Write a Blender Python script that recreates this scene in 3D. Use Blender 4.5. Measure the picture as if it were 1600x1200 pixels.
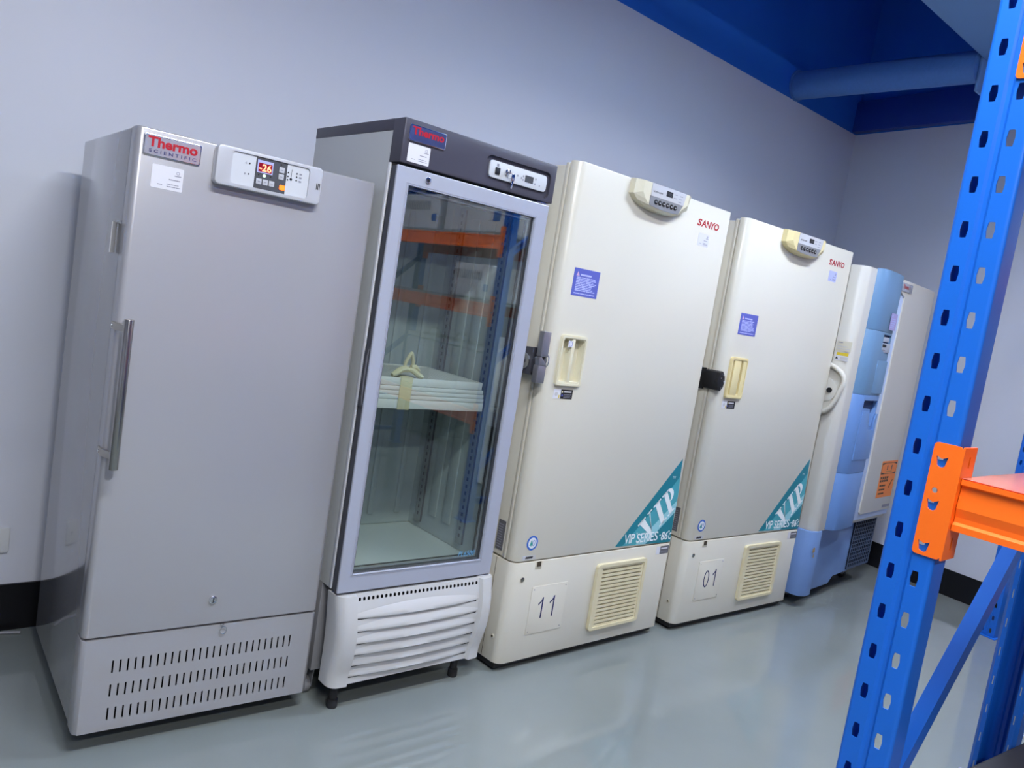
import bpy, bmesh, math, random
from mathutils import Matrix, Vector
for o in list(bpy.data.objects): bpy.data.objects.remove(o)
S = bpy.context.scene
COL = S.collection
random.seed(4)
# ------------------------------------------------------------------ camera, light, exposure
cam = bpy.data.objects.new('camera', bpy.data.cameras.new('camera'))
COL.objects.link(cam)
Rt = Matrix(((0.7469336929954442, -0.6457372562372384, 0.15847225049008246),
             (-0.05137278898827944, 0.18158000036012312, 0.9820333701156921),
             (-0.6629109252529739, -0.7416549732702005, 0.10245489643655475))).transposed()
cam.matrix_world = Matrix.Translation((-0.6574, -1.9921, 1.3477)) @ Rt.to_4x4()
cam.data.sensor_fit = 'HORIZONTAL'; cam.data.sensor_width = 36
cam.data.lens = 1236.57 / 1600 * 36
cam.data.clip_start = 0.02
S.camera = cam
w = bpy.data.worlds.new('world'); S.world = w; w.use_nodes = True
w.node_tree.nodes['Background'].inputs[0].default_value = (.6, .68, 1, 1)
w.node_tree.nodes['Background'].inputs[1].default_value = 0.05
S.view_settings.view_transform = 'Standard'; S.view_settings.look = 'None'
S.view_settings.gamma = 1; S.view_settings.use_curve_mapping = False
S.view_settings.exposure = 0.12

def area(name, loc, sx, sy, power, color=(1, 1, 1), rot=(0, 0, 0)):
    l = bpy.data.lights.new(name, 'AREA'); l.shape = 'RECTANGLE'; l.size = sx; l.size_y = sy
    l.energy = power; l.color = color
    o = bpy.data.objects.new(name, l); o.location = loc; o.rotation_euler = rot; COL.objects.link(o)
    return o
COOL = (1, .99, .97)
def tube(p, down, up=0, spread=150):
    l = area('tube_light', p, 1.15, .12, down, COOL); l.data.spread = math.radians(spread)
    if up: area('tube_uplight', (p[0], p[1], p[2] + .04), 1.15, .1, up, COOL, (math.pi, 0, 0))
tube((.12, -1.5, 2.93), 62, 75, 180)
tube((2.45, -.95, 2.93), 27, 50, 150)
tube((4.3, -1.5, 2.86), 26, 0, 140)
tube((-.9, -3.4, 2.93), 84, 0, 180)  # added fill behind the camera to brighten the lower fronts, no tube known there

# ------------------------------------------------------------------ materials
MATS = {}
def mat(name, col, rough=.5, metal=0, spec=.5, bump=0, bscale=200, mottle=0, mscale=3, coat=0, coatr=.05, emit=None, trans=0, ior=1.45, aniso=None):
    m = bpy.data.materials.new(name); m.use_nodes = True
    nt = m.node_tree; b = nt.nodes['Principled BSDF']
    b.inputs['Base Color'].default_value = (*col, 1)
    b.inputs['Roughness'].default_value = rough
    b.inputs['Metallic'].default_value = metal
    b.inputs['Specular IOR Level'].default_value = spec
    b.inputs['Coat Weight'].default_value = coat; b.inputs['Coat Roughness'].default_value = coatr
    b.inputs['Transmission Weight'].default_value = trans; b.inputs['IOR'].default_value = ior
    if emit:
        b.inputs['Emission Color'].default_value = (*emit[0], 1); b.inputs['Emission Strength'].default_value = emit[1]
    tc = nt.nodes.new('ShaderNodeTexCoord')
    if bump:
        n = nt.nodes.new('ShaderNodeTexNoise'); n.inputs['Scale'].default_value = bscale; n.inputs['Detail'].default_value = 2
        src = tc.outputs['Object']
        if aniso:
            mp = nt.nodes.new('ShaderNodeMapping'); mp.inputs['Scale'].default_value = aniso
            nt.links.new(src, mp.inputs['Vector']); src = mp.outputs['Vector']
        nt.links.new(src, n.inputs['Vector'])
        bp = nt.nodes.new('ShaderNodeBump'); bp.inputs['Strength'].default_value = bump; bp.inputs['Distance'].default_value = .002
        nt.links.new(n.outputs['Fac'], bp.inputs['Height']); nt.links.new(bp.outputs['Normal'], b.inputs['Normal'])
    if mottle:
        n = nt.nodes.new('ShaderNodeTexNoise'); n.inputs['Scale'].default_value = mscale; n.inputs['Detail'].default_value = 5
        nt.links.new(tc.outputs['Object'], n.inputs['Vector'])
        mx = nt.nodes.new('ShaderNodeMix'); mx.data_type = 'RGBA'
        mx.inputs[6].default_value = (*[c * (1 - mottle) for c in col], 1); mx.inputs[7].default_value = (*[min(1, c * (1 + mottle)) for c in col], 1)
        nt.links.new(n.outputs['Fac'], mx.inputs[0]); nt.links.new(mx.outputs[2], b.inputs['Base Color'])
    MATS[name] = m
    return m
def M(n): return MATS[n]
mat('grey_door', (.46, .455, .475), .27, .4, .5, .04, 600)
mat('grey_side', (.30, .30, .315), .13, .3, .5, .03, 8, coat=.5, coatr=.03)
mat('panel_grey', (.52, .53, .57), .35, .2)
mat('inset_grey', (.56, .58, .62), .4)
mat('dark_panel', (.06, .062, .072), .45)
mat('button', (.42, .43, .47), .5)
mat('black', (.008, .008, .01), .5)
mat('void', (.003, .003, .004), .9, spec=.1)
mat('rubber', (.02, .02, .022), .8)
mat('steel', (.40, .39, .37), .22, 1, bump=.2, bscale=60, aniso=(1, 1, .02))
mat('chrome', (.8, .8, .82), .08, 1)
mat('bracket', (.42, .40, .36), .3, 1)
mat('badge', (.62, .64, .72), .16, .6)
mat('badge_dark', (.16, .2, .42), .12, .7)
mat('red_print', (.42, .006, .02), .4)
mat('navy_print', (.02, .025, .12), .4)
mat('sticker', (.68, .68, .73), .5)
mat('print_grey', (.25, .25, .3), .6)
mat('led_red', (.8, .02, .01), .4, emit=((1, .42, .22), 2.2))
mat('led_window', (.12, .0, .01), .3, emit=((.5, .0, .02), .25))
mat('display_frame', (.42, .44, .72), .3)
mat('led_green', (.5, 1, .7), .4, emit=((.55, 1, .7), 1.5))
mat('led_orange', (1, .2, .02), .4, emit=((1, .14, .01), 1.6))
mat('tag', (.62, .62, .64), .6)
mat('header', (.058, .055, .075), .42, bump=.08, bscale=500)
mat('white_side', (.60, .62, .62), .35)
mat('frame_lav', (.40, .42, .50), .33, .1)
mat('gasket', (.07, .072, .085), .6)
mat('strip_white', (.75, .76, .8), .3)
mat('inner_wall', (.36, .41, .42), .35)
mat('inner_floor', (.55, .6, .58), .35)
mat('rail', (.24, .27, .28), .4, .4)
mat('shelf_white', (.72, .74, .72), .4)
mat('tape', (.66, .62, .40), .6)
mat('strap', (.62, .58, .38), .8, bump=.3, bscale=300)
mat('grille_white', (.54, .54, .54), .35)
mat('cream', (.665, .635, .54), .32, bump=.03, bscale=700, mottle=.02, mscale=2, coat=.15, coatr=.15)
mat('cream_print', (.60, .56, .45), .35)
mat('tan', (.70, .63, .42), .35)
mat('tan_grip', (.70, .66, .50), .3)
mat('tan_yellow', (.74, .63, .33), .3)
mat('slot_dark', (.05, .035, .02), .7)
mat('ctl_light', (.52, .52, .54), .4)
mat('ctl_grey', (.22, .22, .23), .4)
mat('lever', (.42, .42, .46), .3, .8)
mat('latch_dark', (.06, .06, .075), .45)
mat('sticker_blue', (.10, .12, .46), .4)
mat('sticker_lblue', (.46, .5, .85), .5)
mat('pink', (.6, .4, .6), .5)
mat('teal', (.012, .20, .26), .35)
mat('teal_mid', (.07, .36, .43), .35)
mat('teal_light', (.30, .60, .66), .35)
mat('white_print', (.85, .9, .92), .35)
mat('nameplate', (.12, .12, .13), .35)
mat('eco_blue', (.03, .12, .5), .4)
mat('eco_white', (.75, .78, .8), .4)
mat('eco_green', (.03, .3, .25), .4)
mat('yellow', (.65, .48, .03), .4)
mat('navy_number', (.01, .012, .10), .5)
mat('cabinet_white', (.63, .605, .54), .32)
mat('side_beige', (.40, .38, .33), .35)
mat('blue_panel', (.15, .28, .45), .42)
mat('blue_lower', (.14, .27, .56), .42)
mat('blue_edge', (.48, .60, .85), .35)
mat('blue_base', (.16, .27, .52), .45, mottle=.06, mscale=6)
mat('blue_dark', (.02, .05, .16), .6)
mat('mesh', (.07, .10, .17), .5)
mat('pl_blue', (.12, .36, .62), .4)
mat('rust', (.35, .24, .10), .8)
mat('purple_sticker', (.40, .36, .68), .4)
mat('orange_sticker', (.85, .22, .03), .45)
mat('switchcol', (.45, .5, .6), .4)
mat('rack_blue', (.007, .125, .56), .36, bump=.06, bscale=500, coat=.1, coatr=.2)
mat('rack_blue_deep', (.004, .03, .30), .4, bump=.06, bscale=500)
mat('rack_orange', (.95, .155, .008), .36, bump=.06, bscale=500)
mat('galv', (.5, .52, .56), .4, .7)
mat('film', (1, .38, .26), .2, trans=.55, ior=1.15)
mat('case_black', (.012, .012, .016), .55)
mat('case_rim', (.28, .28, .42), .4)
mat('white_plastic', (.72, .74, .76), .4)
mat('box_blue', (.05, .16, .5), .5)
mat('deck', (.35, .37, .38), .6)
mat('socket', (.68, .70, .72), .35)
mat('cable', (.28, .28, .3), .5)
mat('duct', (.08, .22, .55), .5, bump=.3, bscale=120, mottle=.1, mscale=60)
mat('beam_paint', (.16, .32, .60), .5)
mat('beam_blue', (.012, .05, .32), .5)
mat('baseboard', (.006, .006, .008), .35)
mat('ceil_blue', (.03, .13, .60), .55)
g = mat('glass', (.92, .97, .95))
_n = g.node_tree; _o = [n for n in _n.nodes if n.type == 'OUTPUT_MATERIAL'][0]
_t = _n.nodes.new('ShaderNodeBsdfTransparent'); _t.inputs[0].default_value = (.93, .97, .955, 1)
_g = _n.nodes.new('ShaderNodeBsdfGlossy'); _g.inputs['Roughness'].default_value = 0; _lw = _n.nodes.new('ShaderNodeLayerWeight'); _lw.inputs['Blend'].default_value = .5
_p = _n.nodes.new('ShaderNodeMath'); _p.operation = 'POWER'; _p.inputs[1].default_value = 4; _n.links.new(_lw.outputs['Facing'], _p.inputs[0])
_f = _n.nodes.new('ShaderNodeMath'); _f.operation = 'MULTIPLY_ADD'; _f.inputs[1].default_value = .8; _f.inputs[2].default_value = .13; _n.links.new(_p.outputs[0], _f.inputs[0])
_m = _n.nodes.new('ShaderNodeMixShader'); _n.links.new(_f.outputs[0], _m.inputs[0]); _n.links.new(_t.outputs[0], _m.inputs[1]); _n.links.new(_g.outputs[0], _m.inputs[2]); _n.links.new(_m.outputs[0], _o.inputs[0])

def wall_mat(name, z=2.8936):
    m = mat(name, (.67, .69, .76), .45, bump=.05, bscale=90)
    nt = m.node_tree; b = nt.nodes['Principled BSDF']
    geo = nt.nodes.new('ShaderNodeNewGeometry'); sp = nt.nodes.new('ShaderNodeSeparateXYZ')
    nt.links.new(geo.outputs['Position'], sp.inputs[0])
    cmp_ = nt.nodes.new('ShaderNodeMath'); cmp_.operation = 'GREATER_THAN'; cmp_.inputs[1].default_value = z
    nt.links.new(sp.outputs[2], cmp_.inputs[0])
    mx = nt.nodes.new('ShaderNodeMix'); mx.data_type = 'RGBA'
    mx.inputs[6].default_value = (.67, .69, .76, 1); mx.inputs[7].default_value = (.018, .15, .60, 1)
    nt.links.new(cmp_.outputs[0], mx.inputs[0]); nt.links.new(mx.outputs[2], b.inputs['Base Color'])
wall_mat('wall')
def floor_mat():
    m = mat('floor', (.27, .31, .31), .12, spec=.75)
    nt = m.node_tree; b = nt.nodes['Principled BSDF']
    tc = nt.nodes.new('ShaderNodeTexCoord')
    n = nt.nodes.new('ShaderNodeTexNoise'); n.inputs['Scale'].default_value = 1.3; n.inputs['Detail'].default_value = 6
    n2 = nt.nodes.new('ShaderNodeTexNoise'); n2.inputs['Scale'].default_value = 6; n2.inputs['Detail'].default_value = 3
    nt.links.new(tc.outputs['Object'], n.inputs['Vector']); nt.links.new(tc.outputs['Object'], n2.inputs['Vector'])
    cr = nt.nodes.new('ShaderNodeValToRGB')
    cr.color_ramp.elements[0].position = .3; cr.color_ramp.elements[0].color = (.18, .205, .195, 1)
    cr.color_ramp.elements[1].position = .7; cr.color_ramp.elements[1].color = (.22, .245, .235, 1)
    nt.links.new(n.outputs['Fac'], cr.inputs[0]); nt.links.new(cr.outputs[0], b.inputs['Base Color'])
    r = nt.nodes.new('ShaderNodeMapRange'); r.inputs[3].default_value = .035; r.inputs[4].default_value = .09
    nt.links.new(n2.outputs['Fac'], r.inputs[0]); nt.links.new(r.outputs[0], b.inputs['Roughness'])
    bp = nt.nodes.new('ShaderNodeBump'); bp.inputs['Strength'].default_value = .05; bp.inputs['Distance'].default_value = .004
    nt.links.new(n2.outputs['Fac'], bp.inputs['Height']); nt.links.new(bp.outputs['Normal'], b.inputs['Normal'])
floor_mat()

# ------------------------------------------------------------------ mesh builder
class MB:
    def __init__(s):
        s.v = []; s.f = []; s.m = []; s.names = []; s.T = Matrix.Identity(4); s.sm = []
    def mi(s, n):
        if n not in s.names: s.names.append(n)
        return s.names.index(n)
    def raw(s, vs, fs, m, smooth=False):
        b = len(s.v); i = s.mi(m)
        flip = s.T.to_3x3().determinant() < 0
        s.v += [tuple(s.T @ Vector(v)) for v in vs]
        for f in fs:
            f = [b + k for k in f]
            if flip: f.reverse()
            s.f.append(f); s.m.append(i); s.sm.append(smooth)
        return s
    def bm(s, bm, m, smooth=False):
        bm.verts.index_update()
        bmesh.ops.recalc_face_normals(bm, faces=bm.faces[:])
        vs = [v.co.copy() for v in bm.verts]; fs = [[v.index for v in f.verts] for f in bm.faces]
        bm.free(); return s.raw(vs, fs, m, smooth)
    def box(s, x0, x1, y0, y1, z0, z1, m, bev=0, seg=2):
        bm = bmesh.new(); bmesh.ops.create_cube(bm, size=1)
        for v in bm.verts:
            v.co = Vector(((x0 + x1) / 2 + v.co.x * (x1 - x0), (y0 + y1) / 2 + v.co.y * (y1 - y0), (z0 + z1) / 2 + v.co.z * (z1 - z0)))
        if bev: bmesh.ops.bevel(bm, geom=bm.edges[:], offset=bev, segments=seg, profile=.5, affect='EDGES')
        return s.bm(bm, m, bool(bev))
    def prism(s, poly, a0, a1, axis, m, bev=0, seg=2, smooth=None):
        """poly: 2-D points; axis 'y' -> (x,z) poly along y; 'z' -> (x,y) poly along z; 'x' -> (y,z) poly along x"""
        def P(p, a):
            return (p[0], a, p[1]) if axis == 'y' else (p[0], p[1], a) if axis == 'z' else (a, p[0], p[1])
        bm = bmesh.new(); n = len(poly)
        A = [bm.verts.new(P(p, a0)) for p in poly]; B = [bm.verts.new(P(p, a1)) for p in poly]
        fa = bm.faces.new(A); fb = bm.faces.new(B[::-1])
        for i in range(n): bm.faces.new((A[i], A[(i + 1) % n], B[(i + 1) % n], B[i]))
        if bev:
            es = [e for e in fa.edges] + [e for e in fb.edges]
            bmesh.ops.recalc_face_normals(bm, faces=bm.faces[:])
            bmesh.ops.bevel(bm, geom=es, offset=bev, segments=seg, profile=.5, affect='EDGES')
        return s.bm(bm, m, bool(bev) if smooth is None else smooth)
    def plate(s, outer, holes, a0, a1, axis, m, m_in=None):
        """flat plate with holes, thickness a0..a1"""
        def P(p, a):
            return (p[0], a, p[1]) if axis == 'y' else (p[0], p[1], a) if axis == 'z' else (a, p[0], p[1])
        bm = bmesh.new(); loops = [outer] + holes
        es = []
        for L in loops:
            vs = [bm.verts.new(P(p, a0)) for p in L]
            es += [bm.edges.new((vs[i], vs[(i + 1) % len(vs)])) for i in range(len(vs))]
        bmesh.ops.triangle_fill(bm, use_beauty=True, edges=es, normal=(0, -1, 0) if axis == 'y' else (0, 0, 1) if axis == 'z' else (-1, 0, 0))
        ext = bmesh.ops.extrude_face_region(bm, geom=bm.faces[:])
        d = Vector(P((0, 0), a1 - a0))
        for g_ in ext['geom']:
            if isinstance(g_, bmesh.types.BMVert): g_.co += d
        return s.bm(bm, m)
    def ringplate(s, x0, x1, outer, hole, m):
        """one panel in the yz plane (x0..x1 thick) with one hole; outer and hole have the same number of points"""
        n = len(outer); vs = [(x0, *p) for p in outer] + [(x0, *p) for p in hole] + [(x1, *p) for p in outer] + [(x1, *p) for p in hole]
        bm = bmesh.new(); V = [bm.verts.new(v) for v in vs]
        for i in range(n):
            j = (i + 1) % n
            bm.faces.new((V[i], V[j], V[n + j], V[n + i])); bm.faces.new((V[2 * n + i], V[2 * n + j], V[3 * n + j], V[3 * n + i]))
            bm.faces.new((V[n + i], V[n + j], V[3 * n + j], V[3 * n + i])); bm.faces.new((V[i], V[j], V[2 * n + j], V[2 * n + i]))
        return s.bm(bm, m)
    def cyl(s, p0, p1, r, m, n=20, r1=None, bev=0, caps=True):
        p0 = Vector(p0); p1 = Vector(p1); d = (p1 - p0); L = d.length
        bm = bmesh.new()
        bmesh.ops.create_cone(bm, cap_ends=caps, segments=n, radius1=r, radius2=r if r1 is None else r1, depth=L)
        if bev:
            es = [e for e in bm.edges if any(len(f.verts) > 4 for f in e.link_faces)]
            bmesh.ops.bevel(bm, geom=es, offset=bev, segments=2, profile=.5, affect='EDGES')
        q = Vector((0, 0, 1)).rotation_difference(d.normalized()).to_matrix().to_4x4()
        bm.transform(Matrix.Translation((p0 + p1) / 2) @ q)
        return s.bm(bm, m, True)
    def tube(s, pts, r, m, n=10, closed=False):
        pts = [Vector(p) for p in pts]; k = len(pts); vs = []; fs = []
        up = None
        for i, p in enumerate(pts):
            a = pts[(i - 1) % k] if (closed or i) else pts[0]; b = pts[(i + 1) % k] if (closed or i < k - 1) else pts[-1]
            t = (b - a).normalized()
            if up is None:
                up = t.orthogonal().normalized()
            up = (up - t * up.dot(t)).normalized(); side = t.cross(up)
            rr = r if not isinstance(r, (list, tuple)) else r[i]
            for j in range(n):
                th = 2 * math.pi * j / n
                vs.append(p + up * math.cos(th) * rr + side * math.sin(th) * rr)
        for i in range(k if closed else k - 1):
            for j in range(n):
                a = i * n + j; b = i * n + (j + 1) % n; c = ((i + 1) % k) * n
                fs.append((a, b, c + (j + 1) % n, c + j))
        if not closed:
            fs.append(tuple(range(n))[::-1]); fs.append(tuple((k - 1) * n + j for j in range(n)))
        return s.raw(vs, fs, m, True)
    def text(s, txt, x0, x1, z0, z1, y, m, bold=0, shear=0, th=0, font_fit=True):
        cu = bpy.data.curves.new('t', 'FONT'); cu.body = txt; cu.offset = bold; cu.shear = shear; cu.resolution_u = 3
        ob = bpy.data.objects.new('t', cu); COL.objects.link(ob)
        bpy.context.view_layer.update()
        me = ob.evaluated_get(bpy.context.evaluated_depsgraph_get()).to_mesh()
        vs = [v.co.copy() for v in me.vertices]; fs = [list(p.vertices) for p in me.polygons]
        ob.evaluated_get(bpy.context.evaluated_depsgraph_get()).to_mesh_clear()
        bpy.data.objects.remove(ob); bpy.data.curves.remove(cu)
        if not vs: return s
        ax = min(v.x for v in vs); bx = max(v.x for v in vs); az = min(v.y for v in vs); bz = max(v.y for v in vs)
        out = [(x0 + (v.x - ax) / (bx - ax) * (x1 - x0), y, z0 + (v.y - az) / (bz - az) * (z1 - z0)) for v in vs]
        return s.raw(out, fs, m)
    def quad(s, x0, x1, z0, z1, y, m, t=.0004):
        return s.box(x0, x1, y, y + t, z0, z1, m)
    def dashes(s, x0, x1, z0, z1, rows, y, m, fill=.5, gap=.012):
        dz = (z1 - z0) / rows
        for i in range(rows):
            z = z1 - dz * (i + .5); h = dz * fill / 2; x = x0
            end = x1 - random.random() * (x1 - x0) * .22
            while x < end:
                L = min(end - x, (x1 - x0) * random.uniform(.12, .35))
                s.quad(x, x + L * .9, z - h, z + h, y, m); x += L
        return s
    def build(s, name, parent=None, label=None, cat=None, group=None, kind=None, bevmod=0):
        me = bpy.data.meshes.new(name); me.from_pydata(s.v, [], s.f); me.update()
        for n in s.names: me.materials.append(MATS[n])
        me.polygons.foreach_set('material_index', s.m)
        me.polygons.foreach_set('use_smooth', s.sm)
        o = bpy.data.objects.new(name, me); COL.objects.link(o)
        if any(s.sm):
            me.set_sharp_from_angle(angle=math.radians(40))
        if parent: o.parent = parent
        tag(o, label, cat, group, kind)
        return o
def tag(o, label=None, cat=None, group=None, kind=None):
    if label: o['label'] = label
    if cat: o['category'] = cat
    if group: o['group'] = group
    if kind: o['kind'] = kind
    return o
def empty(name, loc, rz=0, label=None, cat=None, group=None):
    o = bpy.data.objects.new(name, None); COL.objects.link(o); o.location = loc; o.rotation_euler = (0, 0, rz)
    o.empty_display_size = .1
    return tag(o, label, cat, group)
def rrect(x0, x1, z0, z1, r, n=5):
    P = []
    for cx, cz, a in ((x1 - r, z1 - r, 0), (x0 + r, z1 - r, 90), (x0 + r, z0 + r, 180), (x1 - r, z0 + r, 270)):
        for i in range(n + 1):
            t = math.radians(a + 90 * i / n); P.append((cx + r * math.cos(t), cz + r * math.sin(t)))
    return P
def rect(x0, x1, z0, z1): return [(x0, z0), (x1, z0), (x1, z1), (x0, z1)]
def front_profile(x0, x1, y0, y1, rl, rr, n=6):
    """plan outline (x,y) of a door or base: vertical front edges rounded by rl and rr"""
    P = [(x1, y1), (x0, y1)]
    for i in range(n + 1):
        t = math.pi + math.pi / 2 * i / n; P.append((x0 + rl + rl * math.cos(t), y0 + rl + rl * math.sin(t)))
    for i in range(n + 1):
        t = 1.5 * math.pi + math.pi / 2 * i / n; P.append((x1 - rr + rr * math.cos(t), y0 + rr + rr * math.sin(t)))
    return P
def boolean(o, cutters):
    """cut mesh builders out of o and apply it; the cutters are deleted"""
    cs = []
    for c in cutters:
        co = c.build('cutter'); cs.append(co); co.matrix_world = Matrix.Identity(4)
    par = o.parent; o.parent = None
    for co in cs:
        md = o.modifiers.new('b', 'BOOLEAN'); md.operation = 'DIFFERENCE'; md.object = co; md.solver = 'EXACT'
    bpy.context.view_layer.update()
    dg = bpy.context.evaluated_depsgraph_get()
    me = bpy.data.meshes.new_from_object(o.evaluated_get(dg))
    o.modifiers.clear(); old = o.data; o.data = me; bpy.data.meshes.remove(old)
    for co in cs: bpy.data.objects.remove(co)
    o.parent = par
    return o
def sideT(x):
    """transform that maps front-plane drawings (u, y, z) to the face looking towards -x: u grows towards the front"""
    return Matrix(((0, 1, 0, x), (-1, 0, 0, 0), (0, 0, 1, 0), (0, 0, 0, 1)))
def screw(s, x, y, z, r, m='chrome', axis='y'):
    if axis == 'y': s.cyl((x, y, z), (x, y - .003, z), r, m, 12)
    else: s.cyl((x, y, z), (x - .003, y, z), r, m, 12)

def dup(root, parent=None):
    c = root.copy(); COL.objects.link(c)
    if parent: c.parent = parent
    for ch in list(root.children): dup(ch, c)
    return c

# ------------------------------------------------------------------ the setting
W = .921; XE = 4.8026; AE = .1551
b = MB(); b.box(-4, 6, -7, W, -.1, 0, 'floor'); b.build('floor', kind='structure')
b = MB(); b.box(-4, 6, W, W + .12, 0, 4.0, 'wall'); b.build('wall_back', kind='structure')
def endx(y): return XE + (y - W) * AE
b = MB(); b.prism([(endx(W), W), (endx(-7), -7), (endx(-7) + .12, -7), (endx(W) + .12, W)], 0, 4.0, 'z', 'wall'); b.build('wall_right', kind='structure')
b = MB(); b.box(-4.12, -4, -7, W, 0, 4, 'wall'); b.build('wall_left', kind='structure')
b = MB(); b.box(-4, 6, -7.12, -7, 0, 4, 'wall'); b.build('wall_front', kind='structure')
b = MB(); b.box(-4.1, 6, -7.1, W + .1, 4.0, 4.1, 'ceil_blue'); b.build('ceiling', kind='structure')
b = MB(); b.box(-4, endx(W), W - .008, W, 0, .161, 'baseboard'); b.build('baseboard_back', kind='structure')
b = MB(); b.prism([(endx(W) - .008, W - .009), (endx(-7) - .008, -7), (endx(-7), -7), (endx(W), W - .009)], 0, .161, 'z', 'baseboard'); b.build('baseboard_right', kind='structure')
# ledge and blue girder on the end wall
b = MB()
b.prism([(endx(W) - .06, W), (endx(-4) - .06, -4), (endx(-4), -4), (endx(W), W)], 2.9, 3.11, 'z', 'beam_blue', .006)
b.build('girder', label='dark blue horizontal girder along the top of the end wall', cat='girder')
# round duct out of the wall
b = MB(); b.cyl((3.95, W, 2.985), (3.95, -.1545, 2.985), .085, 'duct', 40)
b.cyl((3.95, W, 2.985), (3.95, W - .01, 2.985), .095, 'duct', 40)
b.build('duct', label='round blue duct pipe running out of the back wall below the ceiling', cat='duct')
b = MB(); b.box(-4, 4.33, -1.5, -.17, 3.02, 3.35, 'beam_paint', .004)
b.build('ceiling_beam', label='wide pale blue box beam under the ceiling at the top right', cat='beam')
b = MB(); b.box(3.93, 4.07, -.17, -.155, 2.85, 3.25, 'beam_paint', .003)
b.build('duct_flange', label='narrow pale blue mounting plate where the round duct meets the box beam', cat='plate')

# wall socket and cable
o = empty('wall_socket', (-.19, W, .315), 0, 'white wall socket plate low on the wall left of the grey freezer', 'socket')
b = MB(); b.prism(rrect(-.06, .05, -.043, .043, .006), -.009, 0, 'y', 'socket', .002); b.build('plate', o)
b = MB()
for dx in (-.012, -.002): b.box(dx - .001, dx + .003, -.0095, -.0085, -.004, .004, 'black')
b.box(-.006, -.002, -.0095, -.0085, -.012, -.006, 'black')
b.build('socket_hole', o)
b = MB()
pts = [(-.45 + .02 * i, W - .03 - .03 * math.sin(i / 14 * math.pi) ** 2, .005 + .02 * max(0, 1 - i / 6) ** 2) for i in range(19)]
b.tube(pts, .005, 'cable'); b.build('power_cable', label='thin grey cable lying on the floor against the black skirting', cat='cable')

# ------------------------------------------------------------------ grey solid-door freezer
def badge(parent, x0, x1, z0, z1, y, dark=False):
    b = MB(); b.prism(rrect(x0, x1, z0, z1, .006), y - .004, y, 'y', 'chrome', .0015)
    b.prism(rrect(x0 + .003, x1 - .003, z0 + .003, z1 - .003, .004), y - .0048, y - .004, 'y', 'badge_dark' if dark else 'badge')
    W_ = x1 - x0; H = z1 - z0
    b.text('Thermo', x0 + W_ * .07, x1 - W_ * .07, z0 + H * .42, z0 + H * .9, y - .0055, 'red_print', bold=.035)
    b.text('S C I E N T I F I C', x0 + W_ * .1, x1 - W_ * .08, z0 + H * .16, z0 + H * .32, y - .0055, 'navy_print', bold=.012)
    return b.build('badge', parent, label='shiny nameplate with red lettering')
def id_sticker(parent, x0, x1, z0, z1, y, m='sticker'):
    b = MB(); b.prism(rrect(x0, x1, z0, z1, .003), y - .0005, y, 'y', m)
    w_ = x1 - x0; h = z1 - z0
    b.tube([(x0 + w_ * .82 + .05 * w_ * math.cos(t), y - .0008, z0 + h * .78 + .05 * w_ * math.sin(t)) for t in [i * math.pi / 5 for i in range(10)]], .0006, 'print_grey', 4, True)
    b.quad(x0 + w_ * .72, x0 + w_ * .93, z0 + h * .63, z0 + h * .67, y - .0009, 'print_grey')
    b.dashes(x0 + w_ * .55, x0 + w_ * .93, z0 + h * .4, z0 + h * .52, 1, y - .0009, 'print_grey', .35)
    b.dashes(x0 + w_ * .5, x0 + w_ * .96, z0 + h * .1, z0 + h * .3, 2, y - .0009, 'print_grey', .35)
    b.quad(x0 + w_ * .2, x0 + w_ * .36, z0 + h * .17, z0 + h * .2, y - .0009, 'print_grey')
    return b.build('sticker', parent, label='small white paper label')

F1 = empty('upright_freezer', (-.1058, .0963, 0), -.0507, 'grey solid-door upright freezer with steel bar handle and lit red display', 'freezer')
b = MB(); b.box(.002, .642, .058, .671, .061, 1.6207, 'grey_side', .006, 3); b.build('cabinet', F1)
b = MB(); b.box(.012, .632, .048, .060, .325, 1.612, 'gasket'); b.build('door_gasket', F1)
b = MB(); b.prism(front_profile(0, .644, 0, .048, .016, .012), .324, 1.6207, 'z', 'grey_door', .004, 3); door = b.build('door', F1)
b = MB(); b.prism(rrect(.012, .031, .745, 1.15, .009), -.0006, .0, 'y', 'ctl_grey'); b.build('painted_handle_shadow', door, label='shadow of the handle painted on the door as a rounded grey strip')  # handle's cast shadow, painted as a thin grey strip on the door
# kick panel with slots
holes = []
for row, (z0, z1) in enumerate(((.221, .257), (.155, .190), (.089, .125))):
    for i in range(27):
        x = .081 + i * (.568 - .081) / 26
        holes.append(rrect(x - .0022, x + .0022, z0, z1, .0021, 3))
b = MB(); b.plate(rect(.012, .632, .066, .312), holes, 0, .002, 'y', 'grey_door')
prof = front_profile(0, .644, 0, .056, .014, .012)
b.prism([(0, .056), (0, .014), (.0041, .0041), (.0125, 0), (.0125, .056)], .061, .3185, 'z', 'grey_door', .003)
b.prism([(.6315, 0), (.640, .0041), (.644, .014), (.644, .056), (.6315, .056)], .061, .3185, 'z', 'grey_door', .003)
b.box(.012, .632, 0, .05, .3115, .3185, 'grey_door'); b.box(.012, .632, 0, .05, .061, .0665, 'grey_door')
b.box(.0126, .6314, .045, .05, .0665, .3115, 'void'); b.build('kick_panel', F1)
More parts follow.
